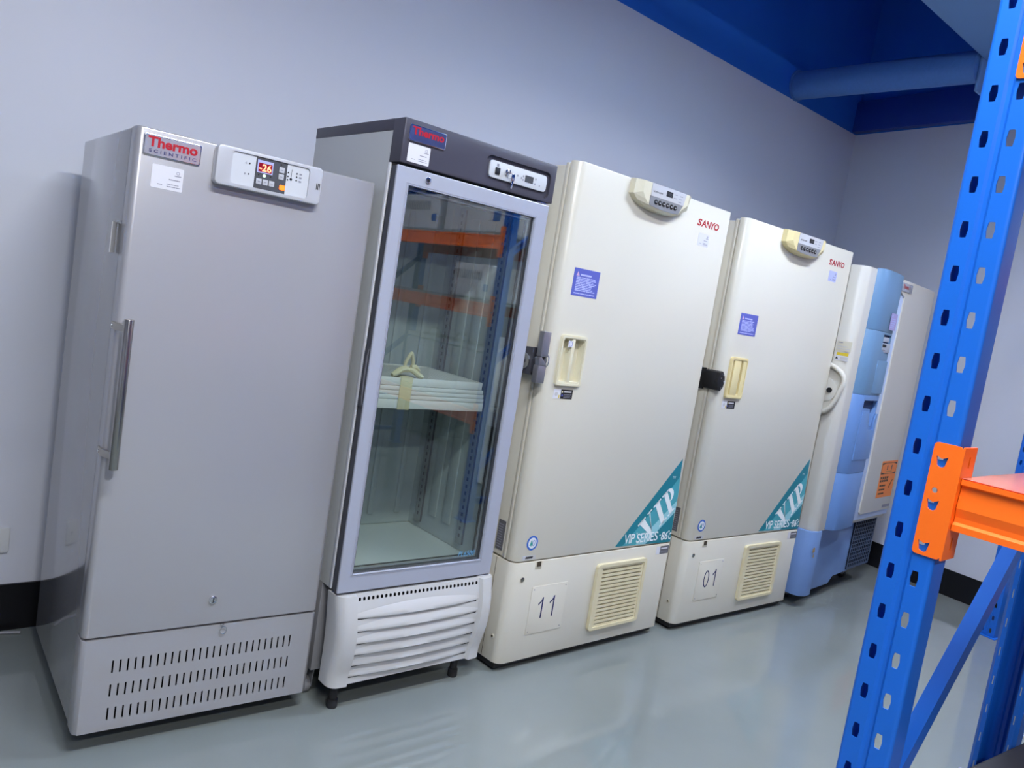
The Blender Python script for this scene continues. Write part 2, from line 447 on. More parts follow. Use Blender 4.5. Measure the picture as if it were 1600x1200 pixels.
# handle
b = MB(); b.cyl((.018, -.052, .787), (.018, -.052, 1.159), .0115, 'steel', 28, bev=.001); h = b.build('handle', F1, label='brushed steel bar handle')
for z in (1.135, .818):
    b = MB(); b.prism([(-.004, .03), (-.004, -.004), (.012, -.042), (.020, -.042), (.020, -.036), (.002, .0), (.002, .03)], z - .009, z + .009, 'z', 'bracket', .001)
    screw(b, -.004, .014, z, .004, 'chrome', 'x')
    b.build('handle_bracket', h)
badge(door, .017, .152, 1.556, 1.6075, 0)
id_sticker(door, .043, .117, 1.483, 1.5395, 0)
b = MB(); b.cyl((.322, 0, .397), (.322, -.006, .397), .0115, 'chrome', 24, bev=.002); b.box(.3205, .3235, -.0068, -.006, .391, .403, 'black')
b.tube([(.322 + .008 * math.cos(t), -.006, .397 + .008 * math.sin(t)) for t in [i * math.pi / 8 for i in range(16)]], .0012, 'chrome', 6, True)
b.build('door_lock', door)
b = MB(); b.box(.352, .362, -.004, .002, .3165, .3215, 'chrome', .001); b.tube([(.360 + .009 * math.cos(t), -.006, .303 + .011 * math.sin(t)) for t in [i * math.pi / 8 for i in range(16)]], .0014, 'chrome', 6, True)
b.build('key_ring', door)
# control panel
b = MB(); b.prism(rrect(.184, .468, 1.522, 1.6215, .012), -.026, 0, 'y', 'panel_grey', .003, 3)
for i in range(3): b.quad(.4525 + i * .0042, .4545 + i * .0042, 1.562, 1.579, -.0265, 'black')
cp = b.build('control_panel', F1)
boolean(cp, [MB().prism(rrect(.2225, .4305, 1.5315, 1.6125, .009), -.03, -.022, 'y', 'panel_grey')])
b = MB(); b.prism(rrect(.223, .430, 1.532, 1.612, .009), -.0225, -.0215, 'y', 'inset_grey'); b.quad(.284, .368, 1.532, 1.612, -.0232, 'dark_panel')
for x, z in ((.268, 1.590), (.268, 1.563), (.372, 1.590), (.372, 1.580), (.372, 1.571), (.396, 1.592), (.396, 1.583), (.396, 1.574)): b.cyl((x, -.0236, z), (x, -.022, z), .002, 'black', 12)
for x in (.259,): 
    for z in (1.5895, 1.5625):
        b.quad(x - .003, x + .002, z - .0006, z + .0006, -.0236, 'print_grey'); b.quad(x - .001, x, z - .003, z + .003, -.0236, 'print_grey')
b.quad(.3805, .3815, 1.577, 1.600, -.0236, 'black'); b.cyl((.381, -.0236, 1.574), (.381, -.022, 1.574), .0035, 'black', 12)
for z in (1.592, 1.583, 1.573): b.quad(.403, .410, z - .002, z + .002, -.0236, 'print_grey')
for x, z in ((.294, 1.567), (.326, 1.568), (.3505, 1.605)): b.cyl((x, -.0238, z), (x, -.023, z), .002, 'black', 12)
b.build('control_face', cp)
b = MB(); b.quad(.288, .330, 1.573, 1.605, -.0240, 'display_frame'); b.quad(.2915, .327, 1.576, 1.598, -.0243, 'led_window')
b.text('-26', .293, .3255, 1.5775, 1.5965, -.0247, 'led_red', bold=.02); b.build('display', cp, label='lit red number display')
b = MB(); b.cyl((.309, -.0242, 1.567), (.309, -.0232, 1.567), .004, 'led_green', 14); b.build('indicator_lamp', cp, label='green indicator lamp')
b = MB(); b.prism(rrect(.352, .367, 1.5405, 1.5535, .003), -.0245, -.0232, 'y', 'led_orange'); b.build('power_switch', cp, label='lit orange switch')
for x, z in ((.289, 1.5435), (.306, 1.5435), (.323, 1.5435), (.3465, 1.5845), (.3465, 1.567)):
    b = MB(); b.prism(rrect(x, x + .0145, z, z + .0145, .001), -.0245, -.0232, 'y', 'button', .0004)
    b.quad(x + .004, x + .0105, z + .006, z + .008, -.0248, 'print_grey'); b.build('button', cp)
# hanging tag on the side
b = MB(); b.box(-.003, .002, .065, .10, 1.383, 1.392, 'galv'); b.prism([(-.0005, .098), (-.018, .062), (-.0192, .0626), (-.0020, .0986)], 1.31, 1.386, 'z', 'tag'); b.build('hanging_tag', F1, label='white card tag hanging in a metal clip')
for (x, y) in ((.06, .12), (.585, .12), (.06, .6), (.585, .6)):
    b = MB(); b.cyl((x, y, 0), (x, y, .012), .02, 'rubber', 20); b.cyl((x, y, .012), (x, y, .062), .008, 'steel', 12); b.build('foot', F1)

# ------------------------------------------------------------------ glass-door refrigerator
F2 = empty('glass_door_refrigerator', (.5709, .0114, 0), -.0095, 'glass-door laboratory refrigerator with dark header and white louvred base', 'refrigerator')
T = .035
b = MB()
z0, z1 = .393, 1.782
b.box(0, .6, .50, .552, z0, z1, 'white_side')                     # back
b.box(0, T, .058, .50, z0, z1, 'white_side'); b.box(.6 - T, .6, .058, .50, z0, z1, 'white_side')
b.box(T, .6 - T, .058, .50, z0, z0 + .035, 'inner_floor'); b.box(T, .6 - T, .058, .50, 1.70, z1, 'white_side')
b.box(-.001, .004, .046, .060, .393, 1.690, 'strip_white', .001)
b.build('cabinet', F2)
b = MB(); b.box(T, T + .002, .06, .498, .43, 1.69, 'inner_wall'); b.box(.6 - T - .002, .6 - T, .06, .498, .43, 1.69, 'inner_wall'); b.box(T, .6 - T, .492, .498, .43, 1.69, 'inner_wall')
for x in (.14, .26, .38, .50): b.box(x - .012, x + .012, .484, .493, .47, 1.62, 'inner_wall', .004)
for y in (.25, .34): b.box(.6 - T - .008, .6 - T - .001, y - .025, y + .025, .50, 1.62, 'inner_wall', .003)
b.box(.6 - T - .012, .6 - T - .001, .07, .10, .70, 1.22, 'strip_white', .002)
b.build('inner_lining', F2)
for (x, s) in ((.6 - T - .014, -1), (T + .003, 1)):
    for y in (.15, .42):
        hs = [rect(y - .006, y + .006, .48 + k * .026, .494 + k * .026) for k in range(45)]
        b = MB(); b.plate(rect(y - .018, y + .018, .455, 1.66), hs, x, x + .0015, 'x', 'rail')
        b.box(x + .0016, x + .011, y - .017, y + .017, .456, 1.655, 'gasket'); b.build('shelf_rail', F2)
# header
b = MB(); b.prism(front_profile(-.001, .604, -.004, .056, .004, .006), 1.690, 1.8163, 'z', 'header', .003, 2)
b.box(-.001, .601, .056, .554, 1.782, 1.8163, 'header', .002); hd = b.build('header_panel', F2, label='dark charcoal header')
boolean(hd, [MB().prism(rrect(.306, .580, 1.7015, 1.786, .018), -.02, .006, 'y', 'header', .0)])
b = MB(); b.prism(rrect(.3225, .5665, 1.7205, 1.7735, .012), -.0015, .0058, 'y', 'inset_grey', .001)
b.box(.345, .3625, -.006, -.001, 1.733, 1.754, 'black', .001)
b.quad(.3495, .358, 1.758, 1.766, -.0022, 'print_grey')
b.prism(rrect(.471, .5065, 1.7355, 1.757, .001), -.0022, -.0015, 'y', 'dark_panel')
for x, z in ((.4385, 1.748), (.455, 1.744), (.463, 1.751), (.463, 1.740), (.517, 1.753), (.516, 1.737), (.536, 1.736)):
    b.quad(x - .002, x + .002, z - .003, z + .003, -.0022, 'print_grey')
b.build('control_plate', hd)
b = MB(); b.cyl((.391, -.001, 1.748), (.391, -.010, 1.748), .0095, 'chrome', 24, bev=.002); b.box(.389, .393, -.022, -.010, 1.742, 1.754, 'chrome', .001)
b.tube([(.391 + .010 * math.sin(t), -.020, 1.738 + .010 * math.cos(t)) for t in [i * math.pi / 8 for i in range(16)]], .0009, 'chrome', 6, True)
b.prism(rrect(.397, .411, 1.722, 1.744, .005), -.024, -.022, 'y', 'chrome', .0005)
b.prism([(.401, 1.724), (.399, 1.700), (.402, 1.696), (.405, 1.700), (.407, 1.724)], -.024, -.0225, 'y', 'chrome', .0004)
b.build('lock_key', hd, label='chrome key hanging in its lock')
badge(hd, .0145, .144, 1.7545, 1.802, -.004, True)
id_sticker(hd, .020, .096, 1.697, 1.7495, -.004)
# door
b = MB()
out = rect(-.003, .5965, .393, 1.6825); hole = [rect(.041, .541, .450, 1.632)]
b.plate(out, hole, 0, .010, 'y', 'frame_lav')
dr = b.build('door', F2)
md = dr.modifiers.new('bev', 'BEVEL'); md.width = .003; md.segments = 2; md.limit_method = 'ANGLE'; md.angle_limit = math.radians(50)
b = MB()
for r_, y in ((.007, -.0012), (.002, -.002)):
    o_ = rect(.041 - r_, .541 + r_, .450 - r_, 1.632 + r_); b.plate(o_, [rect(.041 - r_ + .0015, .541 + r_ - .0015, .450 - r_ + .0015, 1.632 + r_ - .0015)], y, .001, 'y', 'frame_lav')
b.build('frame_bead', dr)
b = MB(); b.plate(rect(-.001, .594, .395, 1.680), [rect(.0402, .5418, .4492, 1.6328)], .0102, .036, 'y', 'gasket'); b.plate(rect(.008, .585, .40, 1.676), [rect(.0402, .5418, .4492, 1.6328)], .0362, .052, 'y', 'gasket'); g1 = b.build('door_gasket', F2)
b = MB()
for i, (o1, mm) in enumerate(((.001, 'black'), (.008, 'galv'), (.013, 'black'))):
    b.plate(rect(.041 + o1 - .001, .541 - o1 + .001, .450 + o1 - .001, 1.632 - o1 + .001), [rect(.041 + o1 + .005, .541 - o1 - .005, .450 + o1 + .003, 1.632 - o1 - .003)], .014 + .006 * i, .018 + .006 * i, 'y', mm)
b.build('glazing_bar', dr)
b = MB(); b.box(.0405, .5415, .009, .013, .4495, 1.6325, 'glass'); b.text('PL6500', .448, .519, .466, .484, .0088, 'pl_blue', shear=.25); b.build('glass_pane', dr)
b = MB(); b.cyl((.104, 0, 1.659), (.104, -.005, 1.659), .0095, 'chrome', 20, bev=.001); b.cyl((.104, -.005, 1.659), (.104, -.0055, 1.659), .005, 'black', 12); b.build('door_lock', dr)
b = MB(); b.prism([(.012, .975), (.022, 1.0), (.026, 1.06), (.022, 1.12), (.012, 1.145), (.016, 1.06)], -.0055, -.0035, 'x', 'lever', .0005); b.box(-.0045, -.003, .012, .034, .97, 1.15, 'gasket')
b.build('handle', dr)
for z, zz in ((1.6835, 1.689), (.3855, .392)):
    b = MB(); b.box(.54, .594, .002, .03, z, zz, 'chrome', .001); b.cyl((.578, .012, z - .003), (.578, .012, zz + .003), .006, 'chrome', 12); b.build('hinge', F2)
# base cover, bulging and waisted
b = MB()
nz = 16; prof = []
for k in range(nz + 1):
    t = k / nz; z = .090 + t * .295
    bulge = .020 * math.sin(math.pi * min(1, (1 - t) * 1.15)) + .004
    ins = .012 * (t - .5) ** 2 * 0 + (.040 if False else 0)
    xl = -.012 + .010 * (1 - t) ** 2; xr = .612 - .010 * (1 - t) ** 2
    yf = -.012 - bulge
    xl += .010 + .008 * math.sin(math.pi * t); row = [(xl, .058, z), (xl, .04, z)]
    for i in range(7):
        a = math.pi + math.pi / 2 * i / 6; row.append((xl + .03 + .03 * math.cos(a), yf + .035 + .035 * math.sin(a) + .0, z))
    row.append((xl + .058, yf - .002, z)); row.append((xl + .064, yf + .012, z))
    row.append((xr - .064, yf + .012, z)); row.append((xr - .058, yf - .002, z))
    for i in range(7):
        a = 1.5 * math.pi + math.pi / 2 * i / 6; row.append((xr - .03 + .03 * math.cos(a), yf + .035 + .035 * math.sin(a), z))
    row += [(xr, .04, z), (xr, .058, z)]
    prof.append(row)
n = len(prof[0]); vs = [v for r_ in prof for v in r_]; fs = []
for k in range(nz):
    for i in range(n):
        a = k * n + i; c = k * n + (i + 1) % n; fs.append((a, c, c + n, a + n))
fs.append(tuple(range(n))[::-1]); fs.append(tuple(nz * n + i for i in range(n)))
b.raw(vs, fs, 'grille_white', True)
def yface(z):
    t = (z - .085) / .3; return -.012 - (.020 * math.sin(math.pi * min(1, (1 - t) * 1.15)) + .004) + .012
bc = b.build('base_cover', F2, label='white louvred base cover')
for i, z in enumerate((.312, .272, .232, .193, .154, .115)):
    xa = .060 - .012 * math.sin(i / 5 * math.pi); xb = .546 + .004 * math.sin(i / 5 * math.pi); N = 24; H = .036
    vs = []
    for k in range(N + 1):
        t = k / N; x = xa + (xb - xa) * t; p = .012 * math.sin(math.pi * t) ** .8 + .0003; sag = -.002 * math.sin(math.pi * t)
        hh = H * (.55 + .45 * math.sin(math.pi * t))
        y = yface(z)
        vs += [(x, yface(z + hh) + .001, z + hh), (x, y - p * .75, z + hh * .35), (x, y - p, z + sag + .002), (x, y - p + .001, z + sag), (x, y + .004, z + sag + .004)]
    fs = []
    for k in range(N):
        for q in range(4): a = k * 5 + q; fs.append((a, a + 1, a + 6, a + 5))
        a = k * 5; fs.append((a + 4, a, a + 5, a + 9))
    fs.append((0, 4, 3, 2, 1)); fs.append(tuple(N * 5 + q for q in range(5)))
    b = MB(); b.raw(vs, fs, 'grille_white', True)
    b.box(xa + .01, xb - .01, yface(z) - .0012, yface(z) + .006, z - .0035, z + .0025, 'void')
    b.build('louvre', bc)
b = MB()
for k in range(30):
    x = .075 + k * (.535 - .075) / 29
    b.prism(rrect(x - .0038, x + .0038, .3615, .3755, .0036, 3), yface(.368) - .0008, yface(.368) + .004, 'y', 'void')
b.build('vent_slot', bc)
for (x, y) in ((.055, .035), (.54, .05), (.06, .48), (.54, .48)):
    b = MB(); b.cyl((x, y, 0), (x, y, .03), .017, 'rubber', 20, bev=.003); b.cyl((x, y, .03), (x, y, .10), .013, 'rubber', 12); b.build('foot', F2)
b = MB(); b.box(.0, .6, .10, .55, .10, .393, 'ctl_grey', .002); b.build('machine_housing', F2)
cb = MB(); cb.cyl((-.012, .30, .026), (.008, .30, .026), .026, 'ctl_grey', 24, bev=.003); cb.cyl((-.013, .30, .026), (.009, .30, .026), .008, 'steel', 12)
cb.prism([(.28, .02), (.32, .02), (.33, .101), (.27, .101)], -.016, -.0125, 'x', 'galv'); cb.prism([(.28, .02), (.32, .02), (.33, .101), (.27, .101)], .0095, .013, 'x', 'galv')
cb.box(-.016, .03, .27, .33, .095, .103, 'galv'); cb.T = Matrix.Translation((.03, 0, 0)); caster = cb.build('caster', F2, label='small grey swivel caster'); caster.location = (.02, -.14, 0)

# stack of spare shelves tied together inside
def glassloc(x, y, z): return F2.location + Matrix.Rotation(-.0095, 3, 'Z') @ Vector((x, y, z))
names = ['bottom', 'second from bottom', 'middle', 'second from top', 'top']
sz = .954
for i in range(5):
    t = .031 if i in (0,) else .027 if i == 4 else .0145
    o = empty('refrigerator_shelf', glassloc(.045, .09, sz), -.0095, 'white shelf stacked inside the glass-door refrigerator, %s of the taped stack of five' % names[i], 'shelf', 'spare shelves stacked in the refrigerator')
    sh = (-.0, -.001, -.004, -.008, -.016)[i]
    b = MB(); b.box(0, .475 + sh, 0, .007, .0006, t - .0006, 'shelf_white', .0012); b.box(0, .475 + sh, .34, .347, .0006, t - .0006, 'shelf_white', .0012)
    b.box(0, .007, .007, .34, .0006, t - .0006, 'shelf_white'); b.box(.468 + sh, .475 + sh, .007, .34, .0006, t - .0006, 'shelf_white'); b.build('rim', o)
    b = MB()
    for k in range(1, 30): b.cyl((.475 * k / 30, .005, t - .004), (.475 * k / 30, .343, t - .004), .002, 'shelf_white', 6)
    b.build('wire_grid', o)
    sz += t
b = MB(); tp = empty('packing_strap', glassloc(.17, .09, .954), -.0095, 'cream cloth strap tied in a loop around the shelf stack', 'strap')
b.box(0, .045, -.0035, -.0012, -.002, .104, 'tape', .0004); b.box(0, .045, -.0035, .05, .1012, .1035, 'tape', .0004); b.build('tape_band', tp)
def ribbon(pts, wv, m, mb):
    vs = []; fs = []
    for i, p in enumerate(pts):
        p = Vector(p); wv_ = Vector(wv[i] if isinstance(wv, list) else wv); vs += [p - wv_, p + wv_]
    for i in range(len(pts) - 1): a = 2 * i; fs.append((a, a + 1, a + 3, a + 2))
    mb.raw(vs, fs, m, True)
b = MB()
loop = [(.038 + .013 * math.sin(t) + .004 * math.sin(2 * t), .02 + .004 * math.cos(t), .152 - .028 * math.cos(t)) for t in [i * 2 * math.pi / 20 for i in range(21)]]
b.tube(loop, .006, 'strap', 8)
b.tube([(.036, .02, .125), (.02, .016, .128), (.0, .012, .122), (-.018, .008, .112), (-.03, .006, .106)], [.009, .011, .011, .01, .007], 'strap', 8)
b.tube([(.04, .02, .127), (.052, .014, .124), (.066, .008, .114), (.08, .004, .107), (.086, .003, .106)], [.008, .009, .009, .008, .005], 'strap', 8)
b.tube([(.046, .02, .135), (.062, .02, .134), (.078, .02, .124)], [.008, .01, .006], 'strap', 8)
b.build('knot', tp)

# ------------------------------------------------------------------ cream ultra-low freezers
def vip_letter(b, ch, ox, s, m, y, T2):
    def q(pts): b.prism([T2(ox + p[0] * s, p[1]) for p in pts], y, y + .0003, 'y', m)
    if ch == 'V':
        q([(.02, 1), (.30, 1), (.46, .25), (.38, 0)]); q([(.38, 0), (.44, .12), (.60, 1), (.66, 1)]); q([(-.05, .93), (-.05, 1), (.38, 1), (.38, .93)]); q([(.50, .95), (.50, 1), (.76, 1), (.76, .95)])
    if ch == 'I':
        q([(.12, 0), (.12, 1), (.38, 1), (.38, 0)]); q([(0, .93), (0, 1), (.5, 1), (.5, .93)]); q([(0, 0), (0, .06), (.5, .06), (.5, 0)])
    if ch == 'P':
        q([(.12, 0), (.12, 1), (.38, 1), (.38, 0)]); q([(0, .93), (0, 1), (.5, 1), (.5, .93)]); q([(0, 0), (0, .06), (.5, .06), (.5, 0)])
        arc = lambda r1, r2: [(.40 + r1 * math.sin(t), .73 + r2 * math.cos(t)) for t in [math.pi * i / 10 for i in range(11)]]
        q(arc(.36, .27) + arc(.14, .21)[::-1])

def sanyo(root, number, z_blue, grip_m, lever):
    name = lambda n: n
    b = MB(); b.box(-.035, .8937, .0505, .83, .425, 1.845, 'cream', .006, 2); b.box(-.037, .895, .047, .062, .4245, 1.853, 'cream', .003); b.build('cabinet', root)
    b = MB(); b.box(-.02, .88, .040, .048, .43, 1.845, 'gasket'); b.build('door_gasket', root)
    b = MB(); b.prism(front_profile(-.035, .8937, 0, .041, .036, .008, 8), .4235, 1.860, 'z', 'cream', .0035, 2); dr = b.build('door', root)
    boolean(dr, [MB().prism(rrect(.024, .070, 1.094, 1.250, .010), -.05, .028, 'y', 'cream'), MB().prism(rrect(.083, .135, 1.094, 1.250, .010), -.05, .028, 'y', 'cream')] if lever else
            [MB().prism(rrect(.036, .052, 1.094, 1.245, .007), -.05, .025, 'y', 'cream'), MB().prism(rrect(.098, .116, 1.094, 1.245, .007), -.05, .025, 'y', 'cream')])
    # base
    b = MB(); b.prism(front_profile(-.035, .8937, 0, .82, .036, .008, 8), .033, .4185, 'z', 'cream', .003, 2)
    b.box(-.0362, -.034, .0895, .0905, .036, .416, 'slot_dark')
    base = b.build('machine_housing', root)
    for y, z in ((.092 + .02, .337), (.20, .129), (.045, .129)):
        b = MB(); b.cyl((-.0345, y, z), (-.038, y, z), .0085, 'cream_print', 16, bev=.002); b.cyl((-.038, y, z), (-.0388, y, z), .004, 'steel', 10); b.build('screw', base)
    b = MB(); b.cyl((.023, .0, .355), (.023, -.004, .355), .009, 'steel', 16, bev=.002); b.build('screw', base)
    b = MB(); b.box(-.03, .885, .02, .80, .012, .0335, 'black'); b.build('plinth', root)
    for (x, y) in ((.04, .06), (.82, .06), (.04, .74), (.82, .74)):
        b = MB(); b.cyl((x, y, 0), (x, y, .014), .022, 'rubber', 16); b.build('foot', root)
    b = MB(); b.box(.080, .112, -.0015, 0, .388, .4175, 'cream_print', .0004); b.box(.086, .106, -.0025, -.001, .397, .417, 'slot_dark'); b.build('catch', base)
    b = MB(); b.prism(rrect(.083, .273, .130, .3185, .004), -.0022, 0, 'y', 'cream', .0008)
    for x, z in ((.094, .307), (.262, .307), (.094, .142), (.262, .142)): b.cyl((x, -.0022, z), (x, -.0032, z), .0022, 'print_grey', 8)
    pl = b.build('number_plate', base)
    b = MB()
    def one(x, z, w_=.024, h_=.082):
        b.prism([(x + w_ - .0062, z), (x + w_, z), (x + w_, z + h_), (x + w_ - .005, z + h_), (x + w_ * .55, z + h_ - .013), (x, z + h_ - .022), (x, z + h_ - .030), (x + w_ - .0062, z + h_ - .016)], -.0027, -.0022, 'y', 'navy_number')
    if number == '11': one(.128, .189); one(.188, .189)
    else:
        el = lambda r1, r2: [(.155 + r1 * math.sin(t), .231 + r2 * math.cos(t)) for t in [i * math.pi / 16 for i in range(32)]]
        b.plate(el(.0195, .041), [el(.0140, .0345)], -.0027, -.0022, 'y', 'navy_number'); one(.201, .190)
    b.build('number', pl, label='dark blue unit number')
    # yellowed air grille with real slats
    hs = []
    for k in range(15):
        z = .117 + k * (.345 - .117) / 14; hs.append([(.456, z + .003), (.460, z - .0025), (.706, z - .0025), (.706, z + .003)])
    b = MB(); b.plate(rrect(.4255, .7305, .095, .370, .014), hs, -.012, -.004, 'y', 'tan')
    b.prism(rrect(.426, .730, .0955, .3695, .014), -.0038, 0, 'y', 'slot_dark')
    b.plate(rrect(.424, .732, .0935, .3715, .015), [rrect(.443, .715, .106, .357, .008)], -.016, -.001, 'y', 'tan')
    b.build('air_grille', base, label='yellowed plastic air grille')
    # control unit in the top edge of the door
    cen = [(.240, 1.8605), (.236, 1.806), (.262, 1.786), (.308, 1.770), (.36, 1.764), (.42, 1.762), (.498, 1.767), (.526, 1.7805), (.568, 1.803), (.580, 1.8605)]
    b = MB()
    bm = bmesh.new(); cx, cz = .408, 1.83  # bevelled housing
    A = [bm.verts.new((x, 0.0, z)) for x, z in cen]; B2 = [bm.verts.new((cx + (x - cx) * (.985), -.022, cz + (z - cz) * .97)) for x, z in cen]
    C2 = [bm.verts.new((x_, -.036, z_)) for x_, z_ in ((.275, 1.8595), (.275, 1.818), (.295, 1.795), (.317, 1.778), (.36, 1.772), (.42, 1.7705), (.492, 1.774), (.512, 1.795), (.545, 1.818), (.548, 1.8595))]
    for i in range(10):
        j = (i + 1) % 10; bm.faces.new((A[i], A[j], B2[j], B2[i])); bm.faces.new((B2[i], B2[j], C2[j], C2[i]))
    bm.faces.new(C2); bm.faces.new(A[::-1]); b.bm(bm, grip_m if not lever else 'tan_grip')
    cu = b.build('control_unit', root, label='cream control unit')
    b = MB(); b.prism([(.319, 1.859), (.319, 1.813), (.517, 1.8125), (.528, 1.859)], -.0374, -.036, 'y', 'ctl_light'); b.prism([(.317, 1.8125), (.317, 1.779), (.36, 1.773), (.42, 1.7715), (.492, 1.775), (.516, 1.812)], -.0378, -.036, 'y', 'ctl_grey')
    b.box(.407, .444, -.0385, -.037, 1.828, 1.8475, 'black'); b.text('-80', .4115, .4395, 1.832, 1.842, -.0388, 'dark_panel')
    b.text('ULTRA LOW', .330, .385, 1.828, 1.834, -.0378, 'black', bold=.02)
    for x, z in ((.462, 1.843), (.462, 1.830), (.497, 1.843), (.495, 1.832), (.492, 1.821)): b.quad(x - .009, x + .009, z - .0012, z + .0012, -.0378, 'print_grey')
    b.build('control_face', cu)
    for k in range(6):
        b = MB(); x = .352 + k * .0235; b.cyl((x, -.0376, 1.795), (x, -.0398, 1.795), .0095, 'black', 16, bev=.0008); b.quad(x - .004, x + .004, 1.7935, 1.7965, -.0402, 'ctl_light'); b.build('button', cu)
    # grip
    b = MB()
    if lever: hh = [rrect(.025, .069, 1.095, 1.249, .010), rrect(.084, .134, 1.095, 1.249, .010)]; gx = (.013, .146)
    else: hh = [rrect(.037, .051, 1.095, 1.244, .007), rrect(.099, .115, 1.095, 1.244, .007)]; gx = (.022, .150)
    x_a, x_b = (.025, .134) if lever else (.037, .115); m_a, m_b = (.0690, .0840) if lever else (.051, .099)
    b.plate(rrect(gx[0], gx[1], 1.078, 1.2635, .013), [rrect(x_a, x_b, 1.095, 1.249, .010)], -.009, 0, 'y', grip_m)
    b.box(m_a - .0002, m_b + .0002, -.009, .026, 1.094, 1.250, grip_m, .0015)
    b.plate(rrect(gx[0] + .003, gx[1] - .003, 1.081, 1.2605, .011), [rrect(gx[0] + .009, gx[1] - .009, 1.089, 1.2525, .009)], -.0115, -.009, 'y', grip_m)
    for r_ in hh:
        xs = [p[0] for p in r_]; b.plate(rrect(min(xs) - .001, max(xs) + .001, 1.094, 1.250, .010), [rrect(min(xs) + .0005, max(xs) - .0005, 1.0955, 1.2485, .009)], -.0, .024, 'y', grip_m)
        b.box(min(xs) - .0005, max(xs) + .0005, .022, .0275, 1.0945, 1.2495, grip_m)
    gp = b.build('grip', dr, label='yellowed recessed door grip')
    if lever:
        b = MB(); b.quad(.048, .072, 1.220, 1.243, -.0096, 'sticker'); b.tube([(.060 + .009 * math.cos(t), -.0098, 1.2315 + .009 * math.sin(t)) for t in [i * math.pi / 6 for i in range(12)]], .0006, 'sticker_blue', 4, True); b.build('sticker', gp)
    # logo and stickers
    b = MB()
    for ch, x0, x1 in zip('SANYO', (.675, .702, .735, .762, .790), (.703, .735, .765, .795, .824)): b.text(ch, x0, x1, 1.768, 1.796, -.0006, 'red_print', bold=.03, shear=.12)
    b.build('logo', dr, label='red lettering')
    id_sticker(dr, .697, .770, 1.692, 1.742, 0, 'sticker' if lever else 'sticker_lblue')
    z0, z1 = z_blue; x0 = .027 if lever else .040
    b = MB(); b.box(x0, x0 + .133, -.0008, 0, z0, z1, 'sticker_blue')
    b.prism([(x0 + .012, z1 - .027), (x0 + .020, z1 - .010), (x0 + .028, z1 - .027)], -.0014, -.0008, 'y', 'pink')
    b.quad(x0 + .034, x0 + .090, z1 - .0245, z1 - .0185, -.0013, 'sticker_lblue'); b.dashes(x0 + .015, x0 + .122, z0 + .017, z1 - .029, 9, -.0013, 'sticker_lblue', .62); b.dashes(x0 + .012, x0 + .125, z0 + .006, z0 + .012, 1, -.0013, 'sticker_lblue', .6)
    b.build('notice_sticker', dr, label='blue notice sticker with pale text')
    b = MB(); b.box(.023, .060, -.0008, 0, 1.031, 1.0655, 'sticker'); b.box(.060, .121, -.0008, 0, 1.031, 1.0655, 'black')
    b.dashes(.076, .118, 1.052, 1.062, 1, -.0013, 'sticker', .5); b.dashes(.076, .118, 1.034, 1.050, 3, -.0013, 'print_grey', .4); b.quad(.064, .070, 1.053, 1.060, -.0013, 'tan'); b.quad(.065, .071, 1.040, 1.047, -.0013, 'sticker_blue')
    b.quad(.050, .055, 1.033, 1.045, -.0013, 'yellow'); b.cyl((.038, -.0008, 1.048), (.038, -.0013, 1.048), .008, 'ctl_light', 12); b.build('warning_label', dr, label='small black and white warning label')
    b = MB(); b.box(.803, .828, -.0008, 0, .374, .409, 'sticker'); b.box(.828, .888, -.0008, 0, .374, .409, 'nameplate'); b.dashes(.834, .884, .393, .404, 1, -.0013, 'sticker', .5); b.dashes(.834, .884, .378, .388, 2, -.0013, 'print_grey', .4); b.build('warning_label', base, label='small black and white warning label')
    b = MB(); b.cyl((.0435, 0, .492), (.0435, -.001, .492), .0275, 'eco_blue', 32); b.cyl((.0435, -.001, .492), (.0435, -.0014, .492), .0205, 'eco_white', 32)
    b.prism([(.030, .483), (.038, .505), (.046, .483)], -.0018, -.0014, 'y', 'eco_green'); b.box(.037, .039, -.0018, -.0014, .478, .484, 'eco_green')
    b.tube([(.050 + .006 * math.cos(t), -.0016, .492 + .011 * math.sin(t)) for t in [i * math.pi / 8 for i in range(16)]], .0009, 'eco_blue', 4, True); b.build('emblem', dr, label='round blue emblem with trees')
    b = MB(); b.quad(.006, .072, .430, .4445, -.0006, 'ctl_light'); b.text('88888', .020, .058, .4325, .4415, -.0009, 'black', bold=.05, shear=.3); b.build('small_label', dr)
    # teal triangle
    b = MB(); A_ = (.520, .434); B_ = (.889, .424); C_ = (.872, .797)
    b.prism([A_, B_, C_], -.0008, 0, 'y', 'teal')
    b.prism([(.565, .4335), (.69, .4305), (.886, .606), (.883, .66), (.876, .72), (.80, .640)], -.0011, -.0008, 'y', 'teal_mid')
    b.prism([(.648, .4315), (.715, .4295), (.886, .560), (.884, .610)], -.0014, -.0011, 'y', 'teal_light')
    ang = math.radians(42)
    ux = Vector((math.cos(ang), math.sin(ang))); uz = Vector((-.067, .0925))
    def T2(u, v):
        p = Vector((.713, .428)) + ux * u + uz * v; return (p.x, max(p.y, .436))
    vip_letter(b, 'V', 0, .125, 'white_print', -.0019, T2); vip_letter(b, 'I', .106, .108, 'white_print', -.0020, T2); vip_letter(b, 'P', .170, .096, 'white_print', -.0021, T2)
    b.text('TM', .822, .842, .712, .722, -.0021, 'white_print')
    for ch, a0, a1 in zip('VIP', (.569, .601, .611), (.600, .607, .636)): b.text(ch, a0, a1, .4415, .482, -.0024, 'white_print', bold=.012, shear=0)
    b.text('TM', .640, .652, .478, .484, -.0024, 'white_print')
    for ch, a0, a1 in zip('SERIES', (.648, .675, .701, .731, .741, .766), (.672, .697, .730, .737, .764, .792)): b.text(ch, a0, a1, .440, .4800, -.0024, 'white_print', bold=.012)
